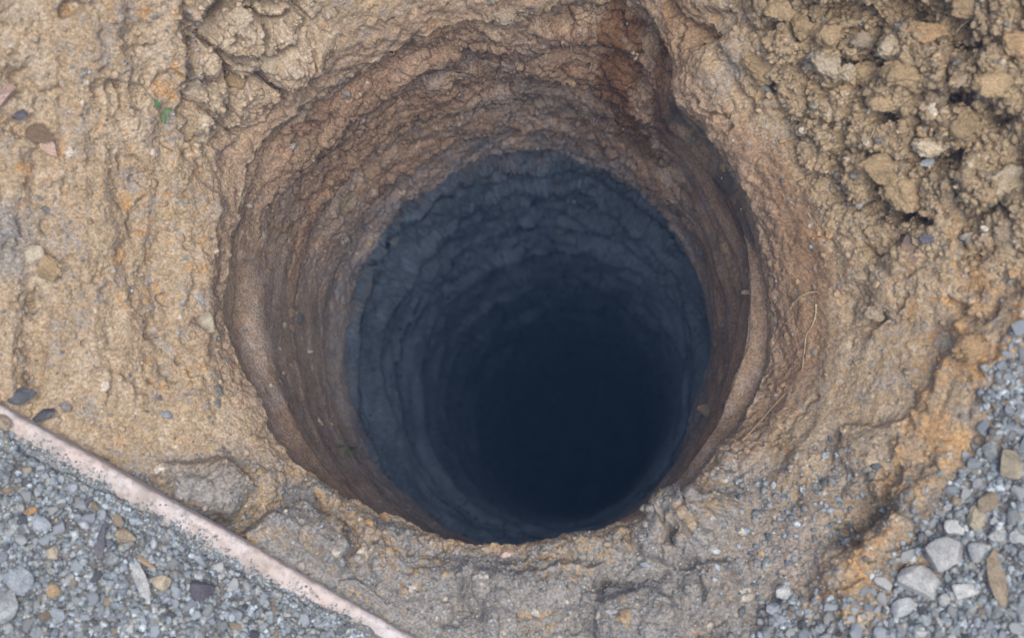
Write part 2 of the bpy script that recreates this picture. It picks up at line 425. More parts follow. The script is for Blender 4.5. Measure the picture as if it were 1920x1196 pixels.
# embedded pebbles
pebble_mask = np.zeros(len(P), np.float32); pebble_col = np.zeros((len(P), 3), np.float32)
for sc, dens, seed in ((0.030, .10, 21), (0.017, .16, 22), (0.009, .22, 23)):
    g1, g2, gid = worley(Pf2 + 0.15*sc*np.stack([perlin(Pf2, sc*.5, 101), perlin(Pf2, sc*.5, 102), perlin(Pf2, sc*.5, 103)], 1).astype(np.float32), sc, seed)
    gr = RND[gid]
    dd = dens*(0.25 + 0.7*m_front + 0.5*m_topr)*out + win*dens*0.3
    rad = 0.22+0.25*gr[:, 0]
    on = (gr[:, 1] < dd)
    hgt = np.sqrt(np.clip(1-(g1/rad)**2, 0, 1))*on
    d2 += hgt*rad*sc*0.40*near
    pm = sstep(0.0, 0.35, hgt)
    tone = gr[:, 2]
    pc = np.where((tone < .2)[:, None], np.array([.17, .165, .16]), np.where((tone < .6)[:, None], np.array([.25, .24, .22]), np.where((tone < .82)[:, None], np.array([.36, .27, .17]), np.array([.52, .47, .40]))))
    pebble_col = pebble_col*(1-pm[:, None]) + pc*pm[:, None]
    pebble_mask = np.maximum(pebble_mask, pm)
P = P + N2*(d2*near)[:, None]

# ------------------------------------------------------------------ soil colour (the soil's own, plus some light and shade painted in)
TAN = np.array([.36, .275, .185]); ORANGE = np.array([.42, .23, .085]); PALE = np.array([.45, .385, .315])
GREY = np.array([.27, .25, .235]); BLUEGREY = np.array([.20, .215, .235]); BROWN = np.array([.30, .215, .155]); RED = np.array([.255, .165, .115])
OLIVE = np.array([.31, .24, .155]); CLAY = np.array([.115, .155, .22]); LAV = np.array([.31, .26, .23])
c = np.tile(TAN.astype(np.float32), (len(P), 1))
n1 = fbm(Pf2, 0.16, 4, 110); n2 = fbm(Pf2, 0.07, 4, 111); n3 = fbm(Pf2, 0.03, 4, 112); n4 = fbm(Pf2, 0.012, 3, 113)
c = mixc(c, PALE, 0.42*sstep(0.0, 0.35, n2+0.4*n4))
c = mixc(c, ORANGE, 0.6*sstep(0.16, 0.42, n1*0.5+n3*0.7))
c = mixc(c, GREY, 0.7*sstep(0.04, 0.32, -n2*0.7+n4*0.5))
c = mixc(c, OLIVE, 0.75*m_topr)
c = mixc(c, PALE, m_topl*0.3)
c = mixc(c, np.array([.31, .198, .122]), .85*out*sstep(-45, 25, poly_sdf(UJ, VJ, [(1290, 205), (1400, 250), (1500, 360), (1550, 520), (1545, 620), (1505, 710), (1440, 790), (1400, 840), (1380, 700), (1380, 400)]) + 30*n3))  # brown collar past the right lip, its shadow band painted in with it
# grey grit lying on the near lip
grit = sstep(-0.12, 0.18, n2+0.5*n4 + 0.30*sstep(960, 1120, VJ) + .02)*m_front*sstep(1560, 1400, UJ)
grit = np.maximum(grit, 0.75*sstep(-30, 20, poly_sdf(UJ, VJ, [(-40, 380), (50, 400), (60, 470), (40, 520), (-40, 520)])))
grit = np.maximum(grit, 0.8*sstep(-20, 20, poly_sdf(UJ, VJ, [(290, 880), (420, 880), (470, 940), (430, 980), (320, 930)])))
grit = np.maximum(grit, 0.8*sstep(-20, 20, poly_sdf(UJ, VJ, [(465, 985), (560, 970), (640, 1010), (640, 1070), (570, 1100), (500, 1060)]))*sstep(-.25, .1, n3))
c = mixc(c, lerp(GREY, BLUEGREY, 0.6), 0.82*grit*out)
c = mixc(c, np.array([.42, .265, .135]), .9*m_rg*sstep(-.12, .16, n2+.7*n3+.7*n4)*out)
c = mixc(c, LAV*1.25, 0.5*sstep(-60, 60, poly_sdf(UJ, VJ, [(1420, 940), (1560, 960), (1540, 1080), (1440, 1130), (1380, 1040)]))*out)
c = mixc(c, lerp(GREY, BLUEGREY, .7)*0.55, m_gravel*0.9)
# shaft wall
wallm = np.where(ISW, sstep(-0.01, 0.11, TD+0.06*n3), 0)
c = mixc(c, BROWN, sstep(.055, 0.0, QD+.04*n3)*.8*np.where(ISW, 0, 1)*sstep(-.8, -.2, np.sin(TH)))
tn = fbm(tang, 0.11, 3, 120)
wc = np.tile(BROWN.astype(np.float32), (len(P), 1))
wc = mixc(wc, LAV, 0.75*sstep(-0.1, 0.25, tn + 0.6*n3 + 0.35*sstep(0.25, 0.7, TD) - 0.15))
wc = mixc(wc, RED*1.1, 0.6*sstep(0.05, 0.3, -tn+0.4*n3)*sstep(0.9, 0.3, TD))
wc = mixc(wc, TAN*0.8, 0.5*sstep(0.0, 0.35, n2)*sstep(0.5, 0.1, TD))
sdr = poly_sdf(UJ, VJ, [(1030, -60), (1300, -60), (1290, 60), (1255, 150), (1230, 290), (1150, 260), (1090, 140)])
rust = 0.9*sstep(-70, 60, sdr)*sstep(-.35, .05, fbm(np.stack([Pf[:, 0], Pf[:, 1]*.15, Pf[:, 2]*.15], 1), .04, 3, 127)+.5*n3)
wc = mixc(wc, np.array([.145, .076, .038]), rust)
c = mixc(c, np.array([.22, .125, .06]), .8*rust*out)
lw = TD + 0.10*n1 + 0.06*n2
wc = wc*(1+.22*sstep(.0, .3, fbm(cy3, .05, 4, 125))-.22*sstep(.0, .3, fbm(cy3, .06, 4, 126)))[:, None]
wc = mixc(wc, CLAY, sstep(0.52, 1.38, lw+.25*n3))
wc = wc*(1+1.2*sstep(1.3, 2.4, TD))[:, None]  # deeper wall painted lighter, making up for light lost with depth
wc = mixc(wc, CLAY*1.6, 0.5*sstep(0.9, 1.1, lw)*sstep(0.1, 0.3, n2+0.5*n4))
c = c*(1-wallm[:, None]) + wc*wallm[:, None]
# dark smear of the casing cut on the right
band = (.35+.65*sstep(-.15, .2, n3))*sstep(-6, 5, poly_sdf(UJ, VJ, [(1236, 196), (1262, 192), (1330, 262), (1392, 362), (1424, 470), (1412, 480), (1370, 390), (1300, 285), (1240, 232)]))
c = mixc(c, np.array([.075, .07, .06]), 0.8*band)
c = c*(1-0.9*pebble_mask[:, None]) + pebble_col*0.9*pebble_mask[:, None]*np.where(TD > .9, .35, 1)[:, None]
c *= (1+0.22*n4+0.12*n3)[:, None]
c = np.clip(c, 0.01, 0.8)

# ------------------------------------------------------------------ materials
def soil_material(name, bump=0.5):
    m = bpy.data.materials.new(name); m.use_nodes = True
    n = m.node_tree.nodes; l = m.node_tree.links
    b = n['Principled BSDF']; b.inputs['Roughness'].default_value = 0.95
    b.inputs['Specular IOR Level'].default_value = 0.15
    at = n.new('ShaderNodeAttribute'); at.attribute_name = 'soil_colour'
    tc = n.new('ShaderNodeTexCoord')
    ns = n.new('ShaderNodeTexNoise'); ns.inputs['Scale'].default_value = 260; ns.inputs['Detail'].default_value = 5; ns.inputs['Roughness'].default_value = .7
    l.new(tc.outputs['Object'], ns.inputs['Vector'])
    vo = n.new('ShaderNodeTexVoronoi'); vo.inputs['Scale'].default_value = 330
    l.new(tc.outputs['Object'], vo.inputs['Vector'])
    # grains: each cell its own tone
    mr = n.new('ShaderNodeMapRange'); mr.inputs[1].default_value = 0; mr.inputs[2].default_value = 1; mr.inputs[3].default_value = .62; mr.inputs[4].default_value = 1.38
    sp = n.new('ShaderNodeSeparateColor'); l.new(vo.outputs['Color'], sp.inputs[0]); l.new(sp.outputs[0], mr.inputs[0])
    mul = n.new('ShaderNodeMix'); mul.data_type = 'RGBA'; mul.blend_type = 'MULTIPLY'; mul.inputs[0].default_value = .75
    l.new(at.outputs['Color'], mul.inputs[6]); l.new(mr.outputs[0], mul.inputs[7])
    mr2 = n.new('ShaderNodeMapRange'); mr2.inputs[1].default_value = .25; mr2.inputs[2].default_value = .75; mr2.inputs[3].default_value = .72; mr2.inputs[4].default_value = 1.28
    l.new(ns.outputs['Fac'], mr2.inputs[0])
    mul2 = n.new('ShaderNodeMix'); mul2.data_type = 'RGBA'; mul2.blend_type = 'MULTIPLY'; mul2.inputs[0].default_value = 1
    l.new(mul.outputs[2], mul2.inputs[6]); l.new(mr2.outputs[0], mul2.inputs[7])
    l.new(mul2.outputs[2], b.inputs['Base Color'])
    bp = n.new('ShaderNodeBump'); bp.inputs['Strength'].default_value = bump; bp.inputs['Distance'].default_value = .004
    ad = n.new('ShaderNodeMath'); ad.operation = 'ADD'
    l.new(ns.outputs['Fac'], ad.inputs[0])
    ml = n.new('ShaderNodeMath'); ml.operation = 'MULTIPLY'; ml.inputs[1].default_value = -.5
    l.new(vo.outputs['Distance'], ml.inputs[0]); l.new(ml.outputs[0], ad.inputs[1])
    l.new(ad.outputs[0], bp.inputs['Height']); l.new(bp.outputs[0], b.inputs['Normal'])
    return m

SOIL = soil_material('soil')

def np_mesh(name, verts, quads, colour=None, mat=None, parent=None, tris=False):
    me = bpy.data.meshes.new(name)
    nv, nf = len(verts), len(quads); k = quads.shape[1]
    me.vertices.add(nv); me.vertices.foreach_set('co', np.ascontiguousarray(verts, np.float32).ravel())
    me.loops.add(nf*k); me.loops.foreach_set('vertex_index', np.ascontiguousarray(quads, np.int32).ravel())
    me.polygons.add(nf)
    me.polygons.foreach_set('loop_start', np.arange(0, nf*k, k, dtype=np.int32))
    me.polygons.foreach_set('use_smooth', np.ones(nf, bool))
    if colour is not None:
        a = me.attributes.new('soil_colour', 'FLOAT_COLOR', 'POINT')
        a.data.foreach_set('color', np.concatenate([colour, np.ones((nv, 1))], 1).astype(np.float32).ravel())
    me.update(calc_edges=True)
    if mat: me.materials.append(mat)
    o = bpy.data.objects.new(name, me); COL.objects.link(o)
    if parent: o.parent = parent
    return o

def grid_quads(nr):
    i = np.arange(nr-1)[:, None]*NT; j = np.arange(NT)[None, :]; j2 = (j+1) % NT
    return np.stack([i+j, i+j2, i+NT+j2, i+NT+j], -1).reshape(-1, 4)

# shaft wall, closed by a bottom (three extra rings)
VW = P[:NW*NT]; cw = c[:NW*NT]
rings = []
base = VW[:NT]
for k in (0.66, 0.33, 0.01):
    rr_ = base.copy(); rr_[:, :2] *= k; rr_[:, 2] = -DEPTH-3.0*(1-k); rings.append(rr_)
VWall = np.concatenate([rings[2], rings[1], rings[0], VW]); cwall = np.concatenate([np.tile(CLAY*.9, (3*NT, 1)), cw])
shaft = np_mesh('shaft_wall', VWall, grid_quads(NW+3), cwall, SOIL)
shaft['kind'] = 'structure'
VG = P[(NW-1)*NT:]; cg = c[(NW-1)*NT:]
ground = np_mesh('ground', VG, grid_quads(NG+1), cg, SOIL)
ground['kind'] = 'structure'

# ------------------------------------------------------------------ finding the surface under a point of the photograph
bpy.context.view_layer.update()
CAMV = Vector(CAM)
HITTABLE = [ground, shaft]
def hit(px, py, objs=None):
    v = Vector(ray(px, py)); best = None
    for o in (objs or HITTABLE):
        inv = o.matrix_world.inverted()
        ok, p, n, _ = o.ray_cast(inv @ CAMV, (inv.to_3x3() @ v).normalized())
        if ok:
            p = o.matrix_world @ p; n = (o.matrix_world.to_3x3() @ n).normalized()
            dd = (p-CAMV).length
            if best is None or dd < best[0]: best = (dd, p, n)
    return best
def mean_normal(px, py, w):
    n = Vector()
    for dx, dy in ((0, 0), (1, 0), (-1, 0), (0, 1), (0, -1)):
        h = hit(px+dx*w*.4, py+dy*w*.4)
        if h: n += h[2]
    return n.normalized()

# ------------------------------------------------------------------ materials of the loose things
def stone_material(name, col, col2, scale=60, rough=0.85):
    m = bpy.data.materials.new(name); m.use_nodes = True
    n = m.node_tree.nodes; l = m.node_tree.links
    b = n['Principled BSDF']; b.inputs['Roughness'].default_value = rough; b.inputs['Specular IOR Level'].default_value = .25
    tc = n.new('ShaderNodeTexCoord'); oi = n.new('ShaderNodeObjectInfo')
    va = n.new('ShaderNodeVectorMath'); va.operation = 'ADD'
    l.new(tc.outputs['Object'], va.inputs[0]); l.new(oi.outputs['Random'], va.inputs[1])
    ns = n.new('ShaderNodeTexNoise'); ns.inputs['Scale'].default_value = scale; ns.inputs['Detail'].default_value = 6; ns.inputs['Roughness'].default_value = .65
    l.new(va.outputs[0], ns.inputs['Vector'])
    cr = n.new('ShaderNodeValToRGB'); cr.color_ramp.elements[0].position = .36; cr.color_ramp.elements[1].position = .64
    cr.color_ramp.elements[0].color = (*col2, 1); cr.color_ramp.elements[1].color = (*col, 1)
    l.new(ns.outputs['Fac'], cr.inputs[0])
    fn = n.new('ShaderNodeTexNoise'); fn.inputs['Scale'].default_value = scale*8; fn.inputs['Detail'].default_value = 3
    l.new(va.outputs[0], fn.inputs['Vector'])
    mr = n.new('ShaderNodeMapRange'); mr.inputs[1].default_value = .3; mr.inputs[2].default_value = .7; mr.inputs[3].default_value = .7; mr.inputs[4].default_value = 1.25
    l.new(fn.outputs['Fac'], mr.inputs[0])
    r2 = n.new('ShaderNodeMapRange'); r2.inputs[3].default_value = .75; r2.inputs[4].default_value = 1.2
    l.new(oi.outputs['Random'], r2.inputs[0])
    mm = n.new('ShaderNodeMath'); mm.operation = 'MULTIPLY'; l.new(mr.outputs[0], mm.inputs[0]); l.new(r2.outputs[0], mm.inputs[1])
    mu = n.new('ShaderNodeMix'); mu.data_type = 'RGBA'; mu.blend_type = 'MULTIPLY'; mu.inputs[0].default_value = 1
    l.new(cr.outputs[0], mu.inputs[6]); l.new(mm.outputs[0], mu.inputs[7]); l.new(mu.outputs[2], b.inputs['Base Color'])
    bp = n.new('ShaderNodeBump'); bp.inputs['Strength'].default_value = .5; bp.inputs['Distance'].default_value = .003
    l.new(fn.outputs['Fac'], bp.inputs['Height']); l.new(bp.outputs[0], b.inputs['Normal'])
    return m

MT = {
    'grey': stone_material('grey_stone', (.36, .38, .40), (.21, .225, .24)),
    'blue': stone_material('blue_grey_stone', (.36, .40, .45), (.23, .26, .30)),
    'dark': stone_material('dark_stone', (.13, .14, .155), (.07, .075, .085)),
    'pale': stone_material('pale_stone', (.52, .53, .54), (.30, .31, .32)),
    'cream': stone_material('cream_stone', (.47, .41, .32), (.30, .26, .20)),
    'tan': stone_material('tan_stone', (.40, .30, .19), (.27, .19, .12)),
    'orange': stone_material('orange_stone', (.46, .27, .12), (.30, .19, .10)),
    'clod': stone_material('dry_clod', (.36, .265, .16), (.25, .19, .115), 45, .97),
    'wclod': stone_material('stained_clod', (.43, .37, .29), (.31, .24, .15), 40, .97),
    'gclod': stone_material('grey_clod', (.31, .255, .19), (.22, .18, .135), 45, .97),
    'oclod': stone_material('rusty_clod', (.385, .265, .15), (.28, .195, .115), 40, .97),
    'purple': stone_material('purple_rock', (.19, .14, .15), (.36, .25, .15), 50),
    'plum': stone_material('plum_stone', (.16, .15, .18), (.10, .10, .125), 50),
    'pink': stone_material('pinkish_stone', (.46, .32, .25), (.30, .23, .20), 40),
    'root': stone_material('root', (.50, .42, .30), (.33, .26, .17), 80),
    'leafdry': stone_material('dry_leaf', (.19, .13, .09), (.12, .085, .06), 60),
    'green': stone_material('green_leaf', (.12, .22, .10), (.07, .14, .06), 90, .6),
    'weed': stone_material('weed', (.16, .22, .09), (.10, .14, .06), 90),
    'red': stone_material('red_scrap', (.35, .06, .045), (.6, .55, .52), 110, .5),
}

def ico(sub):
    import bmesh
    bm = bmesh.new(); bmesh.ops.create_icosphere(bm, subdivisions=sub, radius=1.0)
    v = np.array([x.co[:] for x in bm.verts], np.float32); f = np.array([[q.index for q in p.verts] for p in bm.faces], np.int32)
    bm.free(); return v, f
ICO = {k: ico(k) for k in (1, 2, 3, 4, 5)}

def rock_verts(seed, sub=4, facets=9, cut=(.62, .9), rough=.06, crumb=0.0, taper=0.0):
    r = np.random.default_rng(seed)
    v = ICO[sub][0].copy()
    v += 0.16*np.stack([fbm(v+seed*3.3, 1.3, 2, k) for k in (1, 2, 3)], 1)
    for _ in range(facets):
        nrm = r.normal(size=3); nrm /= np.linalg.norm(nrm); dd = r.uniform(*cut)
        over = v@nrm-dd
        v -= np.where(over > 0, over*0.92, 0)[:, None]*nrm
    nn = v/(np.linalg.norm(v, axis=1)[:, None]+1e-6)
    v += nn*(rough*fbm(v+seed*1.9, 0.5, 4, 9))[:, None]
    if crumb:
        a, b, h = worley(v+seed, 0.42, 3); q = np.sqrt(np.clip(1-(a/.62)**2, 0, 1))
        a2, b2, h2 = worley(v+seed, 0.18, 4); q2 = np.sqrt(np.clip(1-(a2/.62)**2, 0, 1))
        v += nn*(crumb*(q*(.3+RND[h][:, 3])+.5*q2*RND[h2][:, 3]-.5))[:, None]
    if taper: v[:, 1] *= (1-taper*np.clip(v[:, 0], -1, 1)); v[:, 2] *= (1-.5*taper*np.clip(v[:, 0], -1, 1))
    lo, hi = v.min(0), v.max(0)
    return ((v-(lo+hi)/2)/((hi-lo)/2)).astype(np.float32)

def rock_mesh(name, v, sub, mat, flat=False):
    f = ICO[sub][1]
    me = bpy.data.meshes.new(name)
    me.vertices.add(len(v)); me.vertices.foreach_set('co', v.ravel())
    me.loops.add(len(f)*3); me.loops.foreach_set('vertex_index', f.ravel())
    me.polygons.add(len(f)); me.polygons.foreach_set('loop_start', np.arange(0, len(f)*3, 3, dtype=np.int32))
    me.polygons.foreach_set('use_smooth', np.full(len(f), not flat, bool))
    me.update(calc_edges=True); me.materials.append(MT[mat]); return me

def frame_on(n, rot, tip=0.75):
    """axes for a thing lying on a surface of normal n, long axis turned rot degrees anticlockwise as seen from above"""
    zz = (n*(1-tip)+Vector((0, 0, 1))*tip).normalized()
    xx = Vector((math.cos(math.radians(rot)), math.sin(math.radians(rot)), 0)); xx = (xx-xx.dot(zz)*zz).normalized()
    yy = zz.cross(xx)
    return Matrix((xx, yy, zz)).transposed()

def tag(o, label, cat, group=None):
    o['label'] = label; o['category'] = cat
    if group: o['group'] = group
    return o

SEED = [100]
def lay(name, px, py, w, h, rot, thick, mat, label, cat, sink=.3, facets=9, rough=.06, crumb=0.0, taper=0.0, sub=4, group=None, tip=.75):
    """one loose thing of w x h photograph pixels; thick = height / smaller side"""
    SEED[0] += 1
    H = hit(px, py)
    dd, p, n = H; n = mean_normal(px, py, 1.6*max(w, h))
    k = dd/FPX*0.5
    a, b = w*k, h*k; cth = min(a, b)*thick
    v = rock_verts(SEED[0], sub, facets, cut=(.5, .85), rough=rough, crumb=crumb, taper=taper)*np.array([a, b, cth], np.float32)
    o = bpy.data.objects.new(name, rock_mesh(name, v, sub, mat, crumb == 0)); COL.objects.link(o)
    R = frame_on(n, rot, tip)
    o.matrix_world = Matrix.Translation(p + (R @ Vector((0, 0, 1)))*cth*(1-2*sink)) @ R.to_4x4()
    return tag(o, label, cat, group)

# ------------------------------------------------------------------ the edging board with gravel heaped on it
def build_board():
    A = on_plane(*BOARD_A, b0-.004); B = on_plane(*BOARD_B, b0+bk-.004)
    ax = (B-A); A = A-ax*.15; B = B+ax*.15; ax = B-A; L = np.linalg.norm(ax); ax /= L
    side = np.cross(ax, [0, 0, 1.0]); side /= np.linalg.norm(side)
    if side[1] > 0: side = -side                        # towards the viewer, under the gravel
    side = side + np.array([0, 0, -.14]); side /= np.linalg.norm(side)
    up = np.cross(side, ax); up = up if up[2] > 0 else -up
    W, T, r = .060, .036, .008
    prof = []
    for cxp, czp, a0 in ((r, -r, 90), (r, -T+r*.6, 180), (W-r*.6, -T+r*.6, 270), (W-r, -r, 0)):
        rr_ = r if czp == -r else r*.6
        for k in range(7):
            a = math.radians(a0+90*k/6); prof.append((cxp+rr_*math.cos(a), czp+rr_*math.sin(a)))
    prof = np.array(prof); n = len(prof); M = 420
    tt = np.linspace(0, L, M)
    V_ = A + tt[:, None, None]*ax + prof[None, :, 0, None]*side + prof[None, :, 1, None]*up
    V_ = V_.reshape(-1, 3)
    Vf = V_.astype(np.float32)
    V_ += (0.0030*fbm(Vf, .25, 2, 201)+0.0022*fbm(Vf, .04, 4, 202))[:, None]*up + (0.004*fbm(Vf, .3, 2, 203)+0.0022*fbm(Vf, .03, 4, 204))[:, None]*side
    i = np.arange(M-1)[:, None]*n; j = np.arange(n)[None]; j2 = (j+1) % n
    q = np.stack([i+j, i+n+j, i+n+j2, i+j2], -1).reshape(-1, 4)
    m = bpy.data.materials.new('weathered_paint'); m.use_nodes = True
    nn = m.node_tree.nodes; l = m.node_tree.links; b = nn['Principled BSDF']; b.inputs['Roughness'].default_value = .75
    tc = nn.new('ShaderNodeTexCoord')
    def noise(sc, det, vec=None):
        x = nn.new('ShaderNodeTexNoise'); x.inputs['Scale'].default_value = sc; x.inputs['Detail'].default_value = det; x.inputs['Roughness'].default_value = .7
        l.new(vec or tc.outputs['Object'], x.inputs['Vector']); return x
    a_, b_ = noise(14, 5), noise(90, 6)
    r1 = nn.new('ShaderNodeValToRGB'); e = r1.color_ramp.elements
    e[0].position = .38; e[0].color = (.56, .53, .55, 1); e[1].position = .66; e[1].color = (.54, .43, .39, 1)
    l.new(a_.outputs['Fac'], r1.inputs[0])
    r2 = nn.new('ShaderNodeValToRGB'); e = r2.color_ramp.elements
    e[0].position = .46; e[0].color = (0, 0, 0, 1); e[1].position = .68; e[1].color = (1, 1, 1, 1)
    l.new(b_.outputs['Fac'], r2.inputs[0])
    mx = nn.new('ShaderNodeMix'); mx.data_type = 'RGBA'; l.new(r2.outputs[0], mx.inputs[0]); l.new(r1.outputs[0], mx.inputs[6]); mx.inputs[7].default_value = (.27, .235, .22, 1)
    l.new(mx.outputs[2], b.inputs['Base Color'])
    bp = nn.new('ShaderNodeBump'); bp.inputs['Strength'].default_value = .5; bp.inputs['Distance'].default_value = .003; l.new(b_.outputs['Fac'], bp.inputs['Height']); l.new(bp.outputs[0], b.inputs['Normal'])
    dustn = fbm(Vf, .09, 4, 205)+.6*fbm(Vf, .025, 3, 206)
    dv = np.clip(sstep(.1, .95, np.tile(prof[:, 0]/W, M)*1.25+1.5*dustn), 0, 1)
    at_ = nn.new('ShaderNodeAttribute'); at_.attribute_name = 'soil_colour'
    m2 = nn.new('ShaderNodeMix'); m2.data_type = 'RGBA'; l.new(at_.outputs['Fac'], m2.inputs[0]); l.new(mx.outputs[2], m2.inputs[6])
    m2.inputs[7].default_value = (.30, .265, .245, 1); l.new(m2.outputs[2], b.inputs['Base Color'])
    o = np_mesh('edging_board', V_, q, np.repeat(dv[:, None], 3, 1), m)
    import bmesh
    bm = bmesh.new(); bm.from_mesh(o.data); bm.verts.ensure_lookup_table()
    bm.faces.new([bm.verts[k] for k in range(n)]); bm.faces.new([bm.verts[(M-1)*n+k] for k in reversed(range(n))])
    bmesh.ops.recalc_face_normals(bm, faces=bm.faces); bm.to_mesh(o.data); bm.free()
    return tag(o, 'pale pinkish board with a rounded edge, half buried under grey gravel', 'board')
board = build_board()
bpy.context.view_layer.update()
HITTABLE.append(board)

# ------------------------------------------------------------------ clods of the upper right bank
CL = dict(facets=12, rough=.16, crumb=.17, sub=5, sink=.30)
CLODS = [
    (1694, 147, 96, 62, 8, .75, 'clod', 'broad flat tan clod jutting out over a dark hollow, largest on the bank'),
    (1697, 361, 78, 84, 80, .6, 'clod', 'blocky tan clod with a flat squared face below the small blue grey stone'),
    (1752, 190, 62, 66, 20, .7, 'gclod', 'ridged brown clod beside the hollow right of the broad flat clod'),
    (1741, 277, 66, 46, 15, .7, 'wclod', 'clod with a whitish mineral patch just above the small blue grey stone'),
    (1704, 232, 30, 40, 100, .8, 'clod', 'narrow upright clod standing below the dark hollow of the broad clod'),
    (1655, 196, 54, 32, -10, .7, 'clod', 'low rounded clod under the left end of the broad flat clod'),
    (1622, 138, 48, 44, 35, .7, 'clod', 'square edged clod left of the broad flat clod, touching its neighbour'),
    (1588, 138, 36, 34, -20, .8, 'wclod', 'small stained clod second to the left of the broad flat clod'),
    (1550, 118, 62, 50, -30, .6, 'wclod', 'whitish flat clod below the angular tan block near the top edge'),
    (1555, 68, 56, 46, 30, .7, 'clod', 'tan clod with a rounded back between the angular block and grey clod'),
    (1500, 52, 50, 48, 60, .8, 'clod', 'angular tan block with one smooth slanting face near the top edge'),
    (1528, 55, 27, 22, 20, .8, 'pink', 'small pinkish grey rock wedged right of the angular tan block'),
    (1460, 22, 58, 46, -10, .6, 'clod', 'dull brown clod at the top edge, left of the angular tan block'),
    (1613, 80, 44, 32, 15, .7, 'gclod', 'dark grey crumbly clod in the shadowed crack near the top edge'),
    (1668, 92, 44, 46, 70, .7, 'wclod', 'pale streaked clod above the broad flat clod'),
    (1735, 66, 76, 48, -8, .7, 'oclod', 'orange tinged clod under the curling root at the top right'),
    (1802, 148, 44, 26, 40, .5, 'gclod', 'flat grey flake lying right of the ridged brown clod'),
    (1428, 122, 84, 66, -42, .4, 'clod', 'flat tan slab with a pale broken lower edge above the shaft'),
    (1908, 88, 66, 74, 60, .6, 'oclod', 'big orange tinged clod cut by the right edge of the picture'),
    (1893, 345, 76, 60, 20, .5, 'wclod', 'pale stained clod at the right edge, level with the blocky tan clod'),
    (1640, 20, 70, 40, 10, .7, 'gclod', 'dark clod in the shadow at the top edge above the grey crumbly clod'),
    (1820, 20, 80, 46, -15, .6, 'clod', 'tan clod at the top edge beside the curling root'),
    (1637, 588, 40, 36, 30, .8, 'gclod', 'rounded gritty clod with a dark gap beneath on the smooth right slope'),
    (1706, 470, 70, 46, 55, .4, 'purple', 'tan slab stained dark purple on the right slope'),
    (1742, 447, 44, 24, 30, .6, 'plum', 'dark purple rock poking from the slope at the stained slab'),
    (1828, 650, 92, 54, 25, .5, 'oclod', 'orange rock with a brown hollow beside the grey gravel'),
    (1650, 318, 60, 90, 80, .4, 'clod', 'tall tan slab leaning against the left of the blocky tan clod'),
    (1800, 240, 60, 50, 30, .6, 'clod', 'crumbly tan clod right of the whitish mineral patch'),
    (1860, 160, 70, 60, -20, .5, 'clod', 'wide crumbly clod below the big orange clod at the right edge'),
    (385, 52, 44, 34, -50, .4, 'gclod', 'thin grey flake standing on edge in the rocky top left outcrop'),
    (448, 42, 66, 46, 40, .6, 'wclod', 'pale grey rock at the top of the outcrop left of the shaft'),
    (458, 108, 38, 56, 100, .5, 'gclod', 'flat upright grey rock in the middle of the top left outcrop'),
    (440, 150, 54, 34, -25, .6, 'clod', 'tan rock with a dark split at the foot of the top left outcrop'),
    (505, 118, 44, 66, 70, .5, 'wclod', 'whitish crumbly rock at the right of the top left outcrop'),
    (615, 22, 34, 48, 60, .6, 'wclod', 'orange and white rock at the top edge above the shaft lip'),
    (90, 502, 62, 44, -25, .5, 'clod', 'flat tan rock joined below the cream stone on the left bank'),
    (940, 30, 60, 40, -30, .6, 'gclod', 'brown clod hanging over the far lip of the shaft'),
    (655, 380, 52, 40, 30, .6, 'gclod', 'brown clod bulging from the far left wall above the ledge'),
    (1275, 330, 60, 30, -35, .5, 'gclod', 'grey brown block in the right far wall below the casing cut'),
]
for px, py, w, h, rot, th_, mt, lab in CLODS:
    lay('clod' if mt != 'pink' else 'stone', px, py, w, h, rot, th_, mt, lab, 'clod' if mt not in ('pink', 'plum') else 'rock', **CL)

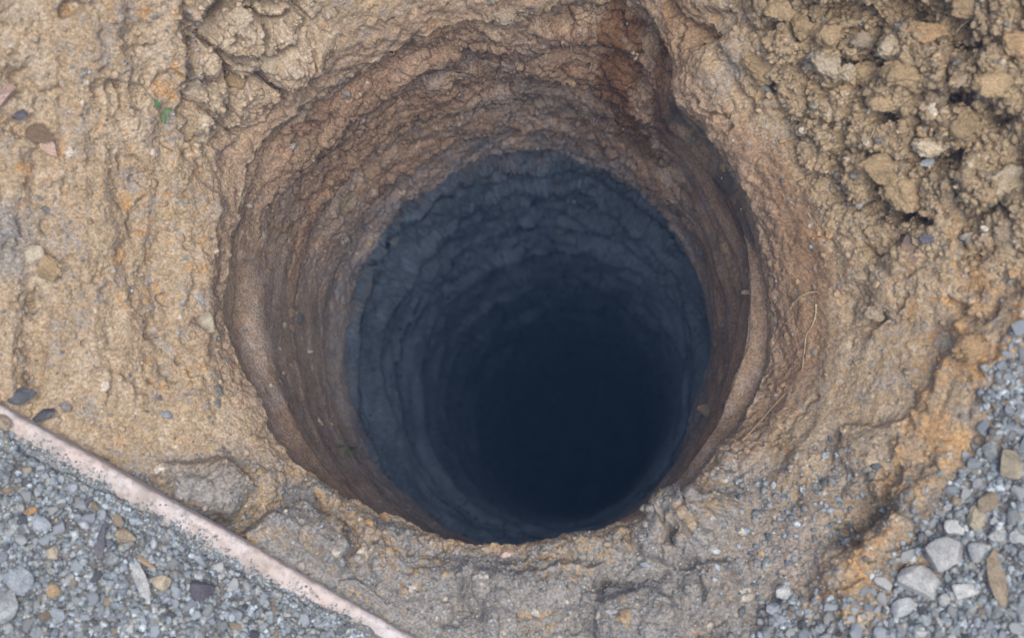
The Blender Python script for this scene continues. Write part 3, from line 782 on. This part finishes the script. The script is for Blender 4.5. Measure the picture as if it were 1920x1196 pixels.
# ------------------------------------------------------------------ stones one can point to
STONES = [
    (1739, 308, 27, 21, 15, .8, 'blue', 'small smooth blue grey stone wedged under the whitish clod'),
    (65, 477, 44, 40, -30, .7, 'cream', 'cream stone set in the left bank beside dark grit'),
    (394, 606, 44, 34, -55, .7, 'cream', 'pale pointed stone sticking out at the left lip of the shaft'),
    (376, 562, 26, 16, -50, .8, 'pale', 'small white stone just above the pale pointed stone at the lip'),
    (8, 182, 44, 60, 100, .5, 'pink', 'pinkish flat stone at the left edge of the picture'),
    (36, 216, 44, 22, -20, .6, 'plum', 'dark purplish grey stone under the pinkish stone at the left edge'),
    (315, 778, 24, 13, -25, .7, 'blue', 'little blue pebble on bare tan soil above the board'),
    (300, 746, 12, 10, 0, .8, 'plum', 'tiny dark pebble near the little blue pebble'),
    (40, 744, 64, 34, 5, .6, 'dark', 'large dark stone lying against the upper end of the board'),
    (84, 778, 44, 24, 20, .7, 'dark', 'smaller dark stone beside the board, below the large dark stone'),
    (10, 792, 32, 30, 0, .8, 'gclod', 'rounded brown grey stone resting on the board at the picture edge'),
    (80, 982, 38, 28, -25, .7, 'blue', 'light blue grey stone in gravel above the broad pale blue stone'),
    (43, 1086, 44, 56, 60, .6, 'blue', 'broad pale blue stone in the gravel by the left edge'),
    (263, 1084, 92, 28, -62, .6, 'pale', 'long pale pointed slab stone in the left gravel'),
    (308, 1092, 36, 34, 20, .8, 'cream', 'cream blocky stone right of the long pale slab stone'),
    (190, 1020, 84, 22, 78, .7, 'plum', 'long dark curved stone standing in the left gravel'),
    (13, 1134, 54, 56, 30, .6, 'grey', 'big grey stone cut by the left edge at the bottom'),
    (60, 958, 26, 14, 20, .8, 'orange', 'flat orange tan pebble left of the light blue grey stone'),
    (101, 1034, 22, 28, 80, .8, 'cream', 'cream oval pebble above the broad pale blue stone'),
    (138, 915, 26, 26, 0, .7, 'blue', 'blue grey pebble in the left gravel nearest the middle of the board'),
    (239, 1003, 44, 28, -5, .7, 'gclod', 'brownish grey stone right of the long dark curved stone'),
    (211, 1046, 26, 36, 100, .7, 'grey', 'grey upright pebble between the dark curved and long pale stones'),
    (52, 880, 20, 16, 0, .8, 'cream', 'small cream pebble in gravel below the top of the board'),
    (101, 1106, 26, 30, 60, .7, 'tan', 'tan pebble right of the broad pale blue stone'),
    (384, 1106, 50, 42, 10, .6, 'plum', 'wide purplish grey stone low in the left gravel'),
    (268, 1048, 64, 14, -30, .7, 'tan', 'thin tan sliver lying above the long pale slab stone'),
    (1892, 872, 58, 50, -20, .7, 'cream', 'large cream stone near the right edge, top of the right gravel'),
    (1856, 844, 34, 34, 30, .8, 'grey', 'square grey stone beside the large cream stone'),
    (1854, 938, 56, 32, 25, .7, 'gclod', 'oval brownish stone in the right gravel below the square grey stone'),
    (1769, 1035, 62, 72, 100, .7, 'pale', 'big rounded white grey stone, largest of the right gravel'),
    (1724, 1090, 80, 56, -35, .6, 'pale', 'pale jagged stone lying below the big rounded white grey stone'),
    (1866, 1082, 102, 34, 98, .6, 'gclod', 'long leaf shaped brownish stone standing in the right gravel'),
    (1809, 1109, 52, 30, -5, .6, 'pale', 'white three cornered stone left of the long leaf shaped stone'),
    (1790, 988, 42, 28, -15, .7, 'pale', 'white speckled flat stone above the big rounded white grey stone'),
    (1830, 1030, 40, 36, 30, .7, 'grey', 'grey angular stone left of the long leaf shaped stone top'),
    (1873, 1003, 44, 26, -15, .7, 'pale', 'pale oval stone above the long leaf shaped stone'),
    (1827, 973, 40, 36, -40, .7, 'cream', 'cream cracked stone below the oval brownish stone'),
    (1908, 1008, 24, 38, 90, .7, 'grey', 'upright grey pebble at the right edge beside the pale oval stone'),
    (1692, 1136, 46, 32, 20, .6, 'grey', 'flat grey stone under the pale jagged stone'),
    (1468, 1108, 26, 36, 70, .8, 'pale', 'lone pale stone on the lip at the edge of the right gravel'),
    (1450, 1142, 32, 26, 0, .7, 'blue', 'light blue stone just below the lone pale stone'),
    (1767, 1123, 22, 24, 0, .8, 'pale', 'round white pebble right of the pale jagged stone'),
    (1340, 1032, 22, 14, -20, .8, 'pale', 'little white stone in a crack of the near crust'),
    (1395, 1092, 12, 12, 0, .8, 'blue', 'tiny bright blue pebble on the near lip'),
    (1211, 1058, 10, 24, 75, .8, 'blue', 'thin light blue chip on the near lip'),
    (1150, 1146, 32, 8, 0, .6, 'pale', 'flat white flake on the near crust at the bottom'),
    (742, 455, 26, 22, 40, .9, 'grey', 'rounded grey stone set in the dark ledge of the far left wall'),
    (682, 228, 8, 8, 0, .9, 'pale', 'tiny white pebble in the brown far wall'),
    (860, 178, 9, 7, 0, .9, 'cream', 'tiny tan pebble in the upper far wall'),
    (600, 790, 22, 10, -40, .8, 'cream', 'small cream chip in the near left shaft wall'),
    (578, 660, 8, 24, 100, .8, 'pale', 'thin white chip in the left shaft wall'),
    (1405, 548, 9, 34, 95, .7, 'cream', 'pale upright chip in the right shaft wall'),
    (1520, 463, 8, 8, 0, .9, 'blue', 'tiny blue grey pebble on the upper right lip'),
    (1435, 165, 40, 10, -45, .7, 'pale', 'pale splinter along the broken edge of the flat tan slab'),
    (1325, 770, 26, 44, 80, .6, 'gclod', 'grey rubble stone lodged in the lower right wall ledge'),
    (1054, 434, 26, 18, -20, .7, 'blue', 'blue stone in the shadowed far ledge'),
]
for px, py, w, h, rot, th_, mt, lab in STONES:
    small = max(w, h) < 20
    lay('pebble' if small or 'pebble' in lab else 'stone', px, py, w, h, rot, th_, mt, lab, 'pebble' if 'pebble' in lab else 'stone',
        sink=.16, sub=3 if small else 4, facets=11, taper=.45 if ('long' in lab or 'pointed' in lab or 'three' in lab) else .1)

lay('scrap', 948, 1040, 24, 14, 25, .5, 'red', 'small red and white scrap on the near lip of the shaft', 'scrap', sink=.2, sub=3)

# ------------------------------------------------------------------ gravel: loose stones, then the fine bed
protos = {}
for mt in ('grey', 'blue', 'pale', 'gclod', 'cream', 'dark', 'tan'):
    for k in range(4):
        SEED[0] += 1
        r = random.uniform
        protos[mt, k] = rock_mesh('gravel_stone', rock_verts(SEED[0], 3, 12, cut=(.45, .8), taper=r(0, .35))*np.array([1, r(.6, .9), r(.45, .7)], np.float32), 3, mt, True)
taken = [(x[0], x[1], max(x[2], x[3])*.5) for x in STONES+CLODS]
def scatter_named(n, region, label, group, sizes, mats):
    k = 0
    tries = 0
    while k < n and tries < 20000:
        tries += 1
        px, py = random.uniform(*region[0]), random.uniform(*region[1])
        if not region[2](px, py): continue
        w = sizes[0]*(sizes[1]/sizes[0])**(random.random()**1.3)
        if any((px-a)**2+(py-b)**2 < (e+w*.42)**2 for a, b, e in taken): continue
        H = hit(px, py)
        if not H: continue
        taken.append((px, py, w*.45))
        sc = w*H[0]/FPX*.5
        o = bpy.data.objects.new('gravel_stone', protos[random.choice(mats), random.randrange(4)]); COL.objects.link(o)
        R = frame_on(H[2], random.uniform(0, 360), .7) @ Matrix.Rotation(random.gauss(0, .3), 3, 'X')
        o.matrix_world = Matrix.Translation(H[1]+Vector((0, 0, sc*.26))) @ R.to_4x4() @ Matrix.Scale(sc, 4)
        tag(o, label, 'gravel stone', group); k += 1
def in_poly(x, y, poly):
    return poly_sdf(np.array([x]), np.array([y]), poly)[0] > 0
def sbs(x, y): return float(board_side(np.array([x]), np.array([y]))[0])
MX = ['grey', 'grey', 'grey', 'blue', 'blue', 'blue', 'blue', 'pale', 'gclod', 'dark']
scatter_named(135, ((0, 780), (780, 1196), lambda x, y: sbs(x, y) > 62), 'small grey stone among the loose gravel heaped behind the board', 'loose gravel stones behind the board', (15, 34), MX)
scatter_named(135, ((1440, 1920), (600, 1196), lambda x, y: in_poly(x, y, GRAVEL_R)), 'small grey stone among the loose gravel of the lower right corner', 'loose gravel stones in the lower right corner', (15, 40), MX)

def swarm(name, idx, pts, nrm, size, colours, kindlabel, sub=1, sink=.05):
    """thousands of grains no one would count, as one mesh"""
    iv, fv = ICO[sub]; n = len(pts); r = np.random.default_rng(idx)
    pv = [rock_verts(9000+idx*10+k, sub, 7, cut=(.45, .8), rough=.05)*np.array([1, r.uniform(.65, .95), r.uniform(.5, .8)]) for k in range(8)]
    q = r.normal(size=(n, 4)); q /= np.linalg.norm(q, axis=1)[:, None]
    w, x, y, z = q.T
    Rm = np.stack([np.stack([1-2*(y*y+z*z), 2*(x*y-z*w), 2*(x*z+y*w)], -1), np.stack([2*(x*y+z*w), 1-2*(x*x+z*z), 2*(y*z-x*w)], -1), np.stack([2*(x*z-y*w), 2*(y*z+x*w), 1-2*(x*x+y*y)], -1)], 1)
    which = r.integers(0, 8, n); base = np.stack(pv)[which]*size[:, None, None]
    Vv = np.einsum('nij,nkj->nki', Rm, base) + (pts+nrm*(size*sink)[:, None])[:, None, :]
    F = fv[None]+(np.arange(n)*len(iv))[:, None, None]
    C = np.repeat(colours, len(iv), 0)
    o = np_mesh(name, Vv.reshape(-1, 3), F.reshape(-1, 3), C, SOIL); o['kind'] = 'stuff'
    return o

GNW = NW*NT
Nf = grid_normals(P, NR)
if Nf[GNW+200*NT, 2] < 0: Nf = -Nf
inframe = (U > -60) & (U < 1980) & (V > -60) & (V < 1260)
area = np.where(ISW, 0, np.hypot(P[:, 0], P[:, 1]))*inframe*(QD < .5)
wide = (U > -900) & (U < 2800) & (V > -60) & (V < 2000)
areaw = np.where(ISW | inframe, 0, np.hypot(P[:, 0], P[:, 1]))*wide*np.interp(QD, [0, .5, .505, .75, .77, 1.6], [1, 1, 11, 11, 24, 60])*(QD < 1.5)
def pick(weight, n, seed, area=area):
    w = weight*area; w = w/w.sum()
    return np.random.default_rng(seed).choice(len(P), n, p=w)
PALETTE = np.array([.88, 1.0, 1.13])*np.array([[.34, .34, .335], [.27, .29, .31], [.37, .395, .42], [.52, .52, .51], [.20, .205, .21], [.40, .36, .30], [.30, .29, .28], [.31, .32, .33]])
def stone_cols(n, seed, pal=PALETTE):
    r = np.random.default_rng(seed); cc = pal[r.integers(0, len(pal), n)]
    cc = cc*(.42+.85*r.random(n)**1.1)[:, None]; return np.clip(lerp(cc, np.array([.25, .245, .24]), .25*r.random(n)[:, None]+.1), .02, .8)
g = pick(m_gravel**1.5, 14500, 1)
gs = 0.0019*(4.6**(np.random.default_rng(2).random(len(g))**2.0))
swarm('gravel', 1, P[g], Nf[g], gs, stone_cols(len(g), 3), '')
g = pick(m_gravel**1.5, 14000, 41, areaw)
gj = np.random.default_rng(42).normal(size=(len(g), 3))*np.where(QD[g] > .5, .012, 0)[:, None]; gj[:, 2] = 0
gs = 0.003*(3.6**(np.random.default_rng(43).random(len(g))**2.0))
swarm('gravel', 5, P[g]+gj, Nf[g], gs, stone_cols(len(g), 44), '')
# stray grit over the near lip
g = pick((0.25*m_front+0.06*m_left+.05*m_right+.35*grit*out+.5*m_gravel)*(1-sstep(.5, .9, m_gravel)), 5000, 4)
gs = 0.0012*(3.0**(np.random.default_rng(5).random(len(g))**2))
swarm('grit', 2, P[g], Nf[g], gs, stone_cols(len(g), 6), '')
# crumbs of the bank itself
g = pick(1.0*m_topr+.5*m_topl+(.12*m_front*(1-m_gravel)+.06*m_left+.04*m_right), 9000, 7)
gs = 0.0015*(5.5**(np.random.default_rng(8).random(len(g))**2.2))
swarm('rubble', 3, P[g], Nf[g], gs, np.clip(c[g]*np.random.default_rng(9).uniform(.85, 1.2, len(g))[:, None], .02, .8), '', sub=2)

# grit strewn on the board
def board_grit():
    r = np.random.default_rng(12); pts, sz = [], []
    for _ in range(5200):
        t = r.random(); off = 8+58*r.random()**.6
        ux = BOARD_A[0]+(BOARD_B[0]-BOARD_A[0])*t; uy = BOARD_A[1]+(BOARD_B[1]-BOARD_A[1])*t
        px, py = ux-off*.51, uy+off*.86
        if off < 40 and r.random() < .82-.8*(off/40)**2 + .35*math.sin(t*23)+.2*math.sin(t*61): continue
        H = hit(px, py, [board, ground])
        if H: pts.append(H[1][:]); sz.append(.0011*3.4**(r.random()**1.4)*(.7+.6*(off > 32)))
    pts = np.array(pts); sz = np.array(sz)
    swarm('gravel', 4, pts, np.tile([0, 0, 1.0], (len(pts), 1)), sz, stone_cols(len(pts), 13), '')
board_grit()

# ------------------------------------------------------------------ roots, sprig, leaf
def tube_mesh(name, pts, rad, mat, seg=7, parent=None):
    pts = [Vector(p) for p in pts]
    # smooth the polyline
    fine = []
    for i in range(len(pts)-1):
        p0, p1, p2, p3 = pts[max(i-1, 0)], pts[i], pts[i+1], pts[min(i+2, len(pts)-1)]
        for k in range(6):
            t = k/6
            fine.append(.5*((2*p1)+(p2-p0)*t+(2*p0-5*p1+4*p2-p3)*t*t+(3*p1-p0-3*p2+p3)*t**3))
    fine.append(pts[-1]); n = len(fine); V_ = []
    for i, p in enumerate(fine):
        tn = (fine[min(i+1, n-1)]-fine[max(i-1, 0)]).normalized()
        a = tn.orthogonal().normalized(); b = tn.cross(a)
        rr_ = rad*(1-.65*i/(n-1))*(1+.25*math.sin(i*1.9))
        for k in range(seg):
            an = 2*math.pi*k/seg; V_.append(p+a*math.cos(an)*rr_+b*math.sin(an)*rr_)
    q = [(i*seg+k, i*seg+(k+1) % seg, (i+1)*seg+(k+1) % seg, (i+1)*seg+k) for i in range(n-1) for k in range(seg)]
    return np_mesh(name, np.array([v[:] for v in V_]), np.array(q), None, MT[mat], parent)
def strand(name, px, rad, lift, mat, label, cat, group=None):
    pts = []
    for i, (a, b) in enumerate(px):
        H = hit(a, b); lf = lift[i] if isinstance(lift, (list, tuple)) else lift
        pts.append(H[1]+(CAMV-H[1]).normalized()*lf)
    return tag(tube_mesh(name, pts, rad, mat), label, cat, group)
ROOTS = [
    ([(1842, 28), (1818, 38), (1800, 52), (1792, 66), (1788, 78)], .0019, [.0, .02, .025, .02, 0], 'long pale root curling down over the orange tinged clod'),
    ([(1738, 102), (1742, 93), (1755, 89), (1772, 85), (1792, 80)], .0019, [0, .015, .02, .015, 0], 'short hooked root crossing below the long curling root'),
    ([(1640, 240), (1634, 254), (1622, 270), (1610, 284)], .0016, [0, .014, .014, 0], 'straight pale root hanging on the bank above the smooth slope'),
    ([(1482, 578), (1490, 566), (1502, 556), (1516, 549), (1534, 547)], .0030, [.002, .006, .012, .012, .006], 'thick pale curled root lying on the right lip of the shaft'),
    ([(1530, 570), (1529, 592), (1522, 612), (1512, 628), (1508, 660), (1504, 695)], .0016, .003, 'thin grey strand trailing down the right lip below the curled root'),
    ([(1172, 166), (1182, 160), (1192, 158), (1204, 160)], .0007, .008, 'fine dry straw across the orange far wall'),
    ([(1196, 162), (1201, 152), (1207, 144)], .0006, .008, 'fine dry straw leaning upright on the orange far wall'),
    ([(1392, 826), (1420, 796), (1448, 764), (1474, 736)], .0018, .002, 'long straight fibre pressed into the lower right lip'),
    ([(1668, 222), (1674, 212), (1680, 200)], .0014, [0, .012, .004], 'short root stub at the hollow below the broad flat clod'),
    ([(1480, 282), (1484, 290), (1487, 297)], .0010, .004, 'tiny pale rootlet on the dark slope above the right lip'),
    ([(1515, 400), (1521, 410), (1524, 418)], .0010, .004, 'tiny red brown rootlet high on the right lip'),
    ([(1880, 30), (1868, 22), (1885, 12), (1910, 4)], .0016, [0, .015, .018, .01], 'blurred root at the top right corner'),
    ([(1860, 175), (1864, 190), (1866, 205)], .0014, [0, .012, 0], 'short pale root in the crumbly clods near the right edge'),
    ([(1630, 92), (1642, 96), (1650, 104)], .0008, .01, 'thin rootlet beside the dark grey crumbly clod'),
]
for px, rad, lift, lab in ROOTS:
    strand('root' if 'straw' not in lab else 'straw', px, rad, lift, 'root', lab, 'root' if 'straw' not in lab else 'straw')

def leaf_mesh(name, base, tip, width, mat, parent, up):
    base, tip = Vector(base), Vector(tip); ax = tip-base; L = ax.length; ax.normalize()
    sd = ax.cross(up).normalized(); nn = sd.cross(ax)
    V_, n, m = [], 9, 5
    for i in range(n):
        t = i/(n-1); w = width*.5*math.sin(math.pi*(t**.8))*(1-.25*t)+.0002
        for j in range(m):
            s_ = j/(m-1)*2-1
            V_.append(base+ax*L*t+sd*w*s_+nn*(abs(s_)*w*.35-.12*L*(t*t)+.0004))
    q = [(i*m+j, i*m+j+1, (i+1)*m+j+1, (i+1)*m+j) for i in range(n-1) for j in range(m-1)]
    o = np_mesh(name, np.array([v[:] for v in V_]), np.array(q), None, MT[mat], parent)
    so_ = o.modifiers.new('thickness', 'SOLIDIFY'); so_.thickness = .0005
    return o
def at(px, py, lift):
    H = hit(px, py); return H[1]+(CAMV-H[1]).normalized()*lift
def sprig():
    b = at(258, 150, 0)
    e = bpy.data.objects.new('green_sprig', None); COL.objects.link(e); e.location = b
    tag(e, 'thin sprig with three small green leaves growing on the left bank', 'sprig')
    def loc(p): return Vector(p)-Vector(b)
    tube_mesh('stem', [loc(at(*p)) for p in ((258, 150, 0), (270, 165, .010), (283, 182, .016), (300, 203, .018), (308, 214, .018))], .0007, 'weed', 6, e)
    for p0, p1, w in (((300, 202, .018), (290, 188, .024), .010), ((306, 211, .018), (322, 208, .022), .009), ((308, 214, .018), (309, 234, .020), .008)):
        leaf_mesh('leaf', loc(at(*p0)), loc(at(*p1)), w, 'green', e, Vector((0, 0, 1)))
sprig()
def weed():
    b = at(634, 838, 0.004)
    e = bpy.data.objects.new('weed_scrap', None); COL.objects.link(e); e.location = b
    tag(e, 'wilted green weed scrap clinging to the near left shaft wall', 'weed')
    def loc(p): return Vector(p)-Vector(b)
    tube_mesh('stem', [loc(at(*p)) for p in ((634, 838, .004), (646, 835, .010), (655, 846, .012), (658, 860, .008))], .0016, 'weed', 6, e)
    leaf_mesh('leaf', loc(at(648, 838, .010)), loc(at(662, 846, .014)), .008, 'weed', e, Vector((0, 0, 1)))
    leaf_mesh('leaf', loc(at(652, 842, .010)), loc(at(646, 856, .012)), .006, 'weed', e, Vector((0, 0, 1)))
weed()
def dry_leaf():
    b = at(48, 244, .01)
    e = bpy.data.objects.new('dry_leaf', None); COL.objects.link(e); e.location = b
    tag(e, 'curled brown dead leaf lying on the left bank below the purplish stone', 'leaf')
    leaf_mesh('blade', (0, 0, 0), Vector(at(102, 262, .02))-Vector(b), .030, 'leafdry', e, Vector((0, 0, 1)))
    leaf_mesh('torn_flap', Vector(at(78, 256, .016))-Vector(b), Vector(at(106, 296, .012))-Vector(b), .022, 'pink', e, Vector((0, 0, 1)))
dry_leaf()

# ------------------------------------------------------------------ air: dust haze filling the place
def build_haze():
    bm_v = np.array([(x, y, z) for x in (-41, 41) for y in (-41, 41) for z in (-DEPTH-4.2, 3.2)], np.float32)
    q = np.array([(0, 1, 3, 2), (4, 6, 7, 5), (0, 4, 5, 1), (2, 3, 7, 6), (0, 2, 6, 4), (1, 5, 7, 3)])
    m = bpy.data.materials.new('haze'); m.use_nodes = True
    n = m.node_tree.nodes; n.remove(n['Principled BSDF'])
    v = n.new('ShaderNodeVolumePrincipled')
    v.inputs['Color'].default_value = (.24, .48, 1.0, 1); v.inputs['Density'].default_value = HAZE
    m.node_tree.links.new(v.outputs[0], n['Material Output'].inputs['Volume'])
    o = np_mesh('haze', bm_v, q, None, m); o['kind'] = 'stuff'
HAZE = 0.019
build_haze()
